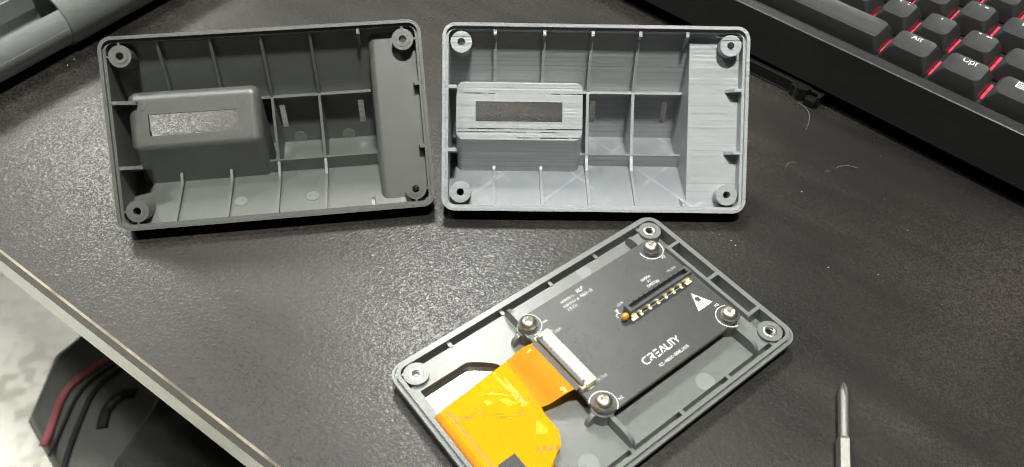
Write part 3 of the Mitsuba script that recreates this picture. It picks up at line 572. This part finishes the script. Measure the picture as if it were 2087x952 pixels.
for row, s0, s1, lg in keys:
    t0 = row * P_; m, c0, lie = keycap(s0, s1, t0, t0 + 17.8)
    k = part(kb, 'key', m, 'm_key', KT, smooth=32, label={None: 'long blank space bar' if row == 0 and s0 < -100 else None, 'Alt': 'key marked Alt', 'Opt': 'key marked Opt'}.get(lg))
    g = []; zt = 5.95
    X = c0[0]
    if lg in ('Alt', 'Opt'):
        g.append(text(lg, X - 3.3, t0 + 11.4, zt, 2.9, depth=.1))
    elif lg == 'menu': g += [pbox(X - 3, X + 1.2, t0 + 9.9 + 1.05 * i, t0 + 10.35 + 1.05 * i, zt, zt + .15) for i in range(4)] + [bx(X - 3.1, X - 2.7, t0 + 9.9, t0 + 13.5, zt, zt + .15)]
    elif lg == ':;': g += [cyl(X + a, t0 + b, zt, zt + .25, r, 10) for a, b, r in ((-2.2, 12.6, .42), (-1.7, 14.0, .3), (2.0, 12.5, .35), (1.9, 13.9, .32))]
    elif lg == '.': g += [cyl(X - .8, t0 + 12.4, zt, zt + .25, .42, 10)]
    elif lg == '-_': g += [bx(X - 3.2, X - 2.0, t0 + 12.9, t0 + 13.4, zt, zt + .25), bx(X + .4, X + 3.0, t0 + 12.8, t0 + 13.3, zt + .1, zt + .3)]
    elif lg == "'~": g += [cyl(X - 1.6, t0 + 12.8, zt, zt + .25, .32, 10), text('~', X + .6, t0 + 11.6, zt + .1, 2.4, depth=.15, bold=True)]
    elif lg == '[': g += [text('[', X - 1.0, t0 + 11.5, zt, 2.6, depth=.15, bold=True)]
    if g:
        gm_ = cat(g)
        for _ in range(2): gm_ = gm_.subdivide() if len(gm_.faces) < 3000 else gm_
        part(k, 'legend', lie(gm_, zt), 'm_legend', KT, smooth=False)
    if row > 0 or s0 > -20:  # the red lamp strip under the gap at the key's left side
        kk = fresh(kb + '__backlight'); gm = cat([pbox(s0 - 1.75, s0 - .65, t0 + q0, t0 + q1, -4.5, -3.4) for q0, q1 in ((6.0, 9.6), (10.8, 16.2))])
        mesh = trimesh.Trimesh(KT(gm.vertices), gm.faces, process=False)
        scene[kk] = mikit.ply(mesh, 'm_black', smooth=False, emitter={'type': 'area', 'sampling_weight': 0.04, 'radiance': rgb(1.6, .07, .14)})
# loose black plastic clip at the keyboard's front
def unproj(px, z):
    f = 1623.36; r = np.array([0.99946751, 0.02396165, 0.02214802])
    d = FWD + r * ((px[0] - 1043.5) / f) - UPV * ((px[1] - 476) / f)
    return CAM + d * ((z - CAM[2]) / d[2])
ca_, cb_ = unproj((1530, 151), 0), unproj((1605, 188), 0); cl_d = (cb_ - ca_)[:2]; cl_d /= np.linalg.norm(cl_d)
CL = Frame([cb_[0], cb_[1], 0], [cl_d[0], cl_d[1], 0], [-cl_d[1], cl_d[0], 0], [0, 0, 1])
clip = thing('plastic_clip', 'glossy black plastic clip lying on the desk in front of the keyboard', 'clip')
part(clip, 'bar', cat(pbox(-60, 2, 0.9, 3.6, .05, 7.0, .4), pbox(-60, -1, 0, 1.0, .05, .9, .25)), 'm_clip', CL)
part(clip, 'lobe', cyl(6.5, 1.6, .05, 7.2, 4.4, 40) + pbox(1, 6.5, -1.6, 5.2, .05, 7.1, .5), 'm_clip', CL)
part(clip, 'catch', cat(pbox(10, 17, 1.4, 3.4, 4.4, 6.6, .5), pbox(10.5, 16.5, -3.6, 1.2, .05, 4.4, .5), pbox(16, 18, -2.4, 6.6, .05, 7.2, .4)), 'm_clip', CL)

# ------------------------------------------------------------------ grey tubular tool at the upper left
tv = np.array([0.51653662, 0.8562651, 0]); nv = np.array([0.8562651, -0.51653662, 0])
TB = Frame([-0.24939132, 0.35963282, 0.01604], nv, [0, 0, 1], tv)     # local: x towards the viewer side, y up, z along the axis
tool = thing('grey_tool', 'grey round plastic tool with an open trough at its left end, behind the dark cover', 'tool')
def arc_shell(R0, R1, d0, d1, z0, z1, n=64):
    a = np.radians(np.linspace(d0, d1, n)); P = [(R1 * math.cos(x), R1 * math.sin(x)) for x in a] + [(R0 * math.cos(x), R0 * math.sin(x)) for x in a[::-1]]
    return ext(P, z0, z1)
full = CS.circle(16.04, 96) - CS.circle(14.6, 96)
part(tool, 'sleeve', ext(full, 4.5, 170), 'm_sleeve', TB, smooth=40, label='darker grey sleeve of the tool')
part(tool, 'trough', arc_shell(13.2, 15.0, -210, 40, -160, 4.4), 'm_tube', TB, smooth=40, label='lighter grey open trough of the tool')
part(tool, 'seam', arc_shell(14.9, 15.07, -0.7, 0.2, -160, 4.4, 4), 'm_tube_edge', TB, smooth=False)
part(tool, 'inner_wall', ext([(-11.5, 3.5), (-10.5, 3.5), (-10.5, 13.0), (-11.5, 13.0)], -160, 4), 'm_sleeve', TB, smooth=False)
part(tool, 'top_edge', ext([(-16.2, 12.9), (-9.3, 12.9), (-9.3, 14.2), (-16.2, 14.2)], -160, -14), 'm_tube_edge', TB, smooth=False, label='pale far edge of the trough')
part(tool, 'plug', ext(CS.circle(14.55, 64), 30, 34), 'm_black', TB)

# ------------------------------------------------------------------ screwdriver
ax = np.array([0.1160 - 0.1243, 0.1286 - 0.1625, 0]); ax /= np.linalg.norm(ax); sd = np.array([ax[1], -ax[0], 0])
SD = Frame([0.1243, 0.1625, 0.0031], -sd, [0, 0, 1], ax)
drv = thing('screwdriver', 'steel cross-head screwdriver shaft lying on the desk with its tip pointing up the picture', 'screwdriver')
shaft = MF.revolve(CS([np.array([(0.0, 0.0), (.35, .15), (1.15, 1.7), (1.8, 3.6), (2.1, 5.2), (2.1, 24.2), (0, 24.2)], float)], m3.FillRule.NonZero), 48)
for a in (0, 90, 180, 270):
    wdg = MF.batch_hull([MF.sphere(.12, 8).translate([x, y, z]) for x, y, z in ((.25, .25, -1), (3.2, .3, -1), (.3, 3.2, -1), (1.4, 1.4, 7.2), (2.4, 2.4, 7.2))])
    shaft = shaft - wdg.rotate([0, 0, 45 + a])
part(drv, 'shaft', shaft, 'm_tool', SD, smooth=35)
hx = CS.circle(2.85, 6).rotate(14)
part(drv, 'hex_shank', MF.batch_hull([ext(hx.scale([.86, .86]), 24.0, 24.1), ext(hx, 25.2, 90)]), 'm_tool', SD, smooth=False)

# ------------------------------------------------------------------ things under the desk edge
def unproj(px, z):
    f = 1623.36; r = np.array([0.99946751, 0.02396165, 0.02214802])
    d = FWD + r * ((px[0] - 1043.5) / f) - UPV * ((px[1] - 476) / f)
    return CAM + d * ((z - CAM[2]) / d[2])
zb = -0.42
out = np.array([(-0.458, 0.461), (-0.440, 0.437), (-0.4500, 0.372), (-0.420, 0.330), (-0.390, 0.300), (-0.20, 0.21), (-0.12, 0.42), (-0.30, 0.60)])
pix = [(250, 600), (149, 681), (102, 718), (47, 847), (79, 892), (109, 952), (130, 1000), (420, 1120), (620, 900)]
W_ = [unproj(p, zb)[:2] * 1000 for p in pix]
bag = thing('padded_bag', 'black padded bag with pinkish red piping, standing on the floor under the desk edge', 'bag')
Pb = Polygon(W_)
lay = [(-300, -6), (-40, 0), (-12, 0), (-3, -6), (0, -14)]
top = [ext(CS([np.array(Pb.buffer(o).simplify(.5).exterior.coords[:-1])[::1]], m3.FillRule.NonZero), 0, .5).translate([0, 0, zb * 1000 + z]) for z, o in lay]
part(bag, 'body', MF.batch_hull(top), 'm_bag', WORLD, smooth=40)
def strip(px, w, h, name, mat, lab=None):
    P = np.array([unproj(p, zb + .002) * 1000 for p in px]); P = smooth_pts(P, 50)
    v = []; g = np.linspace(0, 2 * np.pi, 12, endpoint=False); t = np.gradient(P, axis=0); t /= np.linalg.norm(t, axis=1)[:, None]; a = np.cross(t, [0, 0, 1.0])
    v = (P[:, None] + w * np.cos(g)[None, :, None] * a[:, None] + h * np.sin(g)[None, :, None] * np.array([0, 0, 1.0])).reshape(-1, 3)
    n = 12; i, j = np.meshgrid(np.arange(len(P) - 1), np.arange(n), indexing='ij'); A = i * n + j; B = i * n + (j + 1) % n
    f = np.concatenate([np.stack([A, B, B + n], -1).reshape(-1, 3), np.stack([A, B + n, A + n], -1).reshape(-1, 3)])
    part(bag, name, trimesh.Trimesh(v, f, process=False), mat, WORLD, smooth=True, label=lab)
strip([(240, 718), (213, 735), (166, 768), (145, 785), (131, 803), (107, 862), (86, 909)], 3.8, 2.0, 'piping', 'm_piping', 'pinkish red piping')
strip([(252, 728), (218, 752), (180, 780), (158, 806), (138, 845), (118, 890), (100, 930)], 1.6, .8, 'groove', 'm_bag_dark')
strip([(262, 742), (230, 762), (196, 792), (172, 835), (146, 900), (124, 980)], 2.6, .8, 'groove', 'm_bag_dark')
strip([(207, 872), (213, 845), (226, 822), (250, 804), (276, 800)], 5.0, 1.2, 'recess', 'm_bag_dark')
strip([(222, 836), (232, 822), (248, 812)], 2.6, 4.0, 'handle', 'm_bag')
# dark cloth below the desk edge
cp = [(325, 815), (300, 850), (282, 905), (262, 928), (262, 1000), (700, 1100), (640, 960), (420, 830)]
zc = -0.16
Cp = [unproj(p, zc) * 1000 for p in cp]
cx_ = np.mean(Cp, axis=0)
cl = MF.batch_hull([MF.sphere(9, 16).translate((p + [0, 0, -14]).tolist()) for p in Cp] + [MF.sphere(30, 16).translate([cx_[0], cx_[1], cx_[2] - 20])] + [MF.sphere(20, 12).translate((p * [1, 1, 0] + [0, 0, -708]).tolist()) for p in Cp])
cl = tm(cl.refine_to_length(9))
nz = meshkit.fbm(cl.vertices * [.018, .03, .02], 3, 2); cl.vertices += cl.vertex_normals * ((nz - .5) * 16)[:, None]
single('black_cloth', cl, 'm_cloth', 'creased black cloth beside the padded bag below the desk edge', 'cloth', smooth=True)

# ------------------------------------------------------------------ lint and dust on the desk
def lint(px, r, label, z=0.0006):
    P = smooth_pts([unproj(p, z) * 1000 for p in px], 26); P[:, 2] += .35 * np.sin(np.linspace(0, 3.1, len(P)))
    single('lint_fibre', tube(P, r, 6), 'm_hair', label, 'lint', smooth=True)
lint([(1627, 210), (1643, 222), (1649, 235), (1648, 250), (1643, 264)],   .055, 'pale curved fibre hanging from the black plastic clip')
lint([(1603, 340), (1608, 333), (1616, 331), (1624, 333)], .05, 'short pale fibre right of the light printed cover')
lint([(1705, 343), (1715, 339), (1728, 339), (1748, 342)], .055, 'pale curved fibre between the keyboard and the light printed cover')
lint([(1698, 219), (1702, 214), (1706, 211)], .05, 'tiny pale fibre beside the keyboard shadow')
lint([(1683, 352), (1687, 349), (1692, 351)], .05, 'tiny curled pale fibre on the desk below the keyboard')
dust = []
for px in [(1466, 478), (1490, 490), (1499, 500), (1634, 391), (1688, 545), (151, 121), (1608, 133), (138, 133), (1850, 470), (1920, 620), (1790, 560), (760, 520)]:
    p = unproj(px, .0002) * 1000; dust.append(MF.sphere(rng.uniform(.12, .3), 8).scale([1, 1, .6]).translate(p.tolist()))
for i in range(60):
    p = unproj((rng.uniform(0, 2087), rng.uniform(60, 950)), .0001) * 1000
    v = DK.R.T @ (p / 1000 - DK.O)
    if v[1] > .003: dust.append(MF.sphere(rng.uniform(.05, .13), 6).scale([1, 1, .5]).translate(p.tolist()))
key = part(None, 'dust', cat(dust), 'm_dust', WORLD, smooth=False); labels[key] = {'label': 'tiny pale dust specks scattered over the desk top', 'category': 'dust', 'kind': 'stuff'}
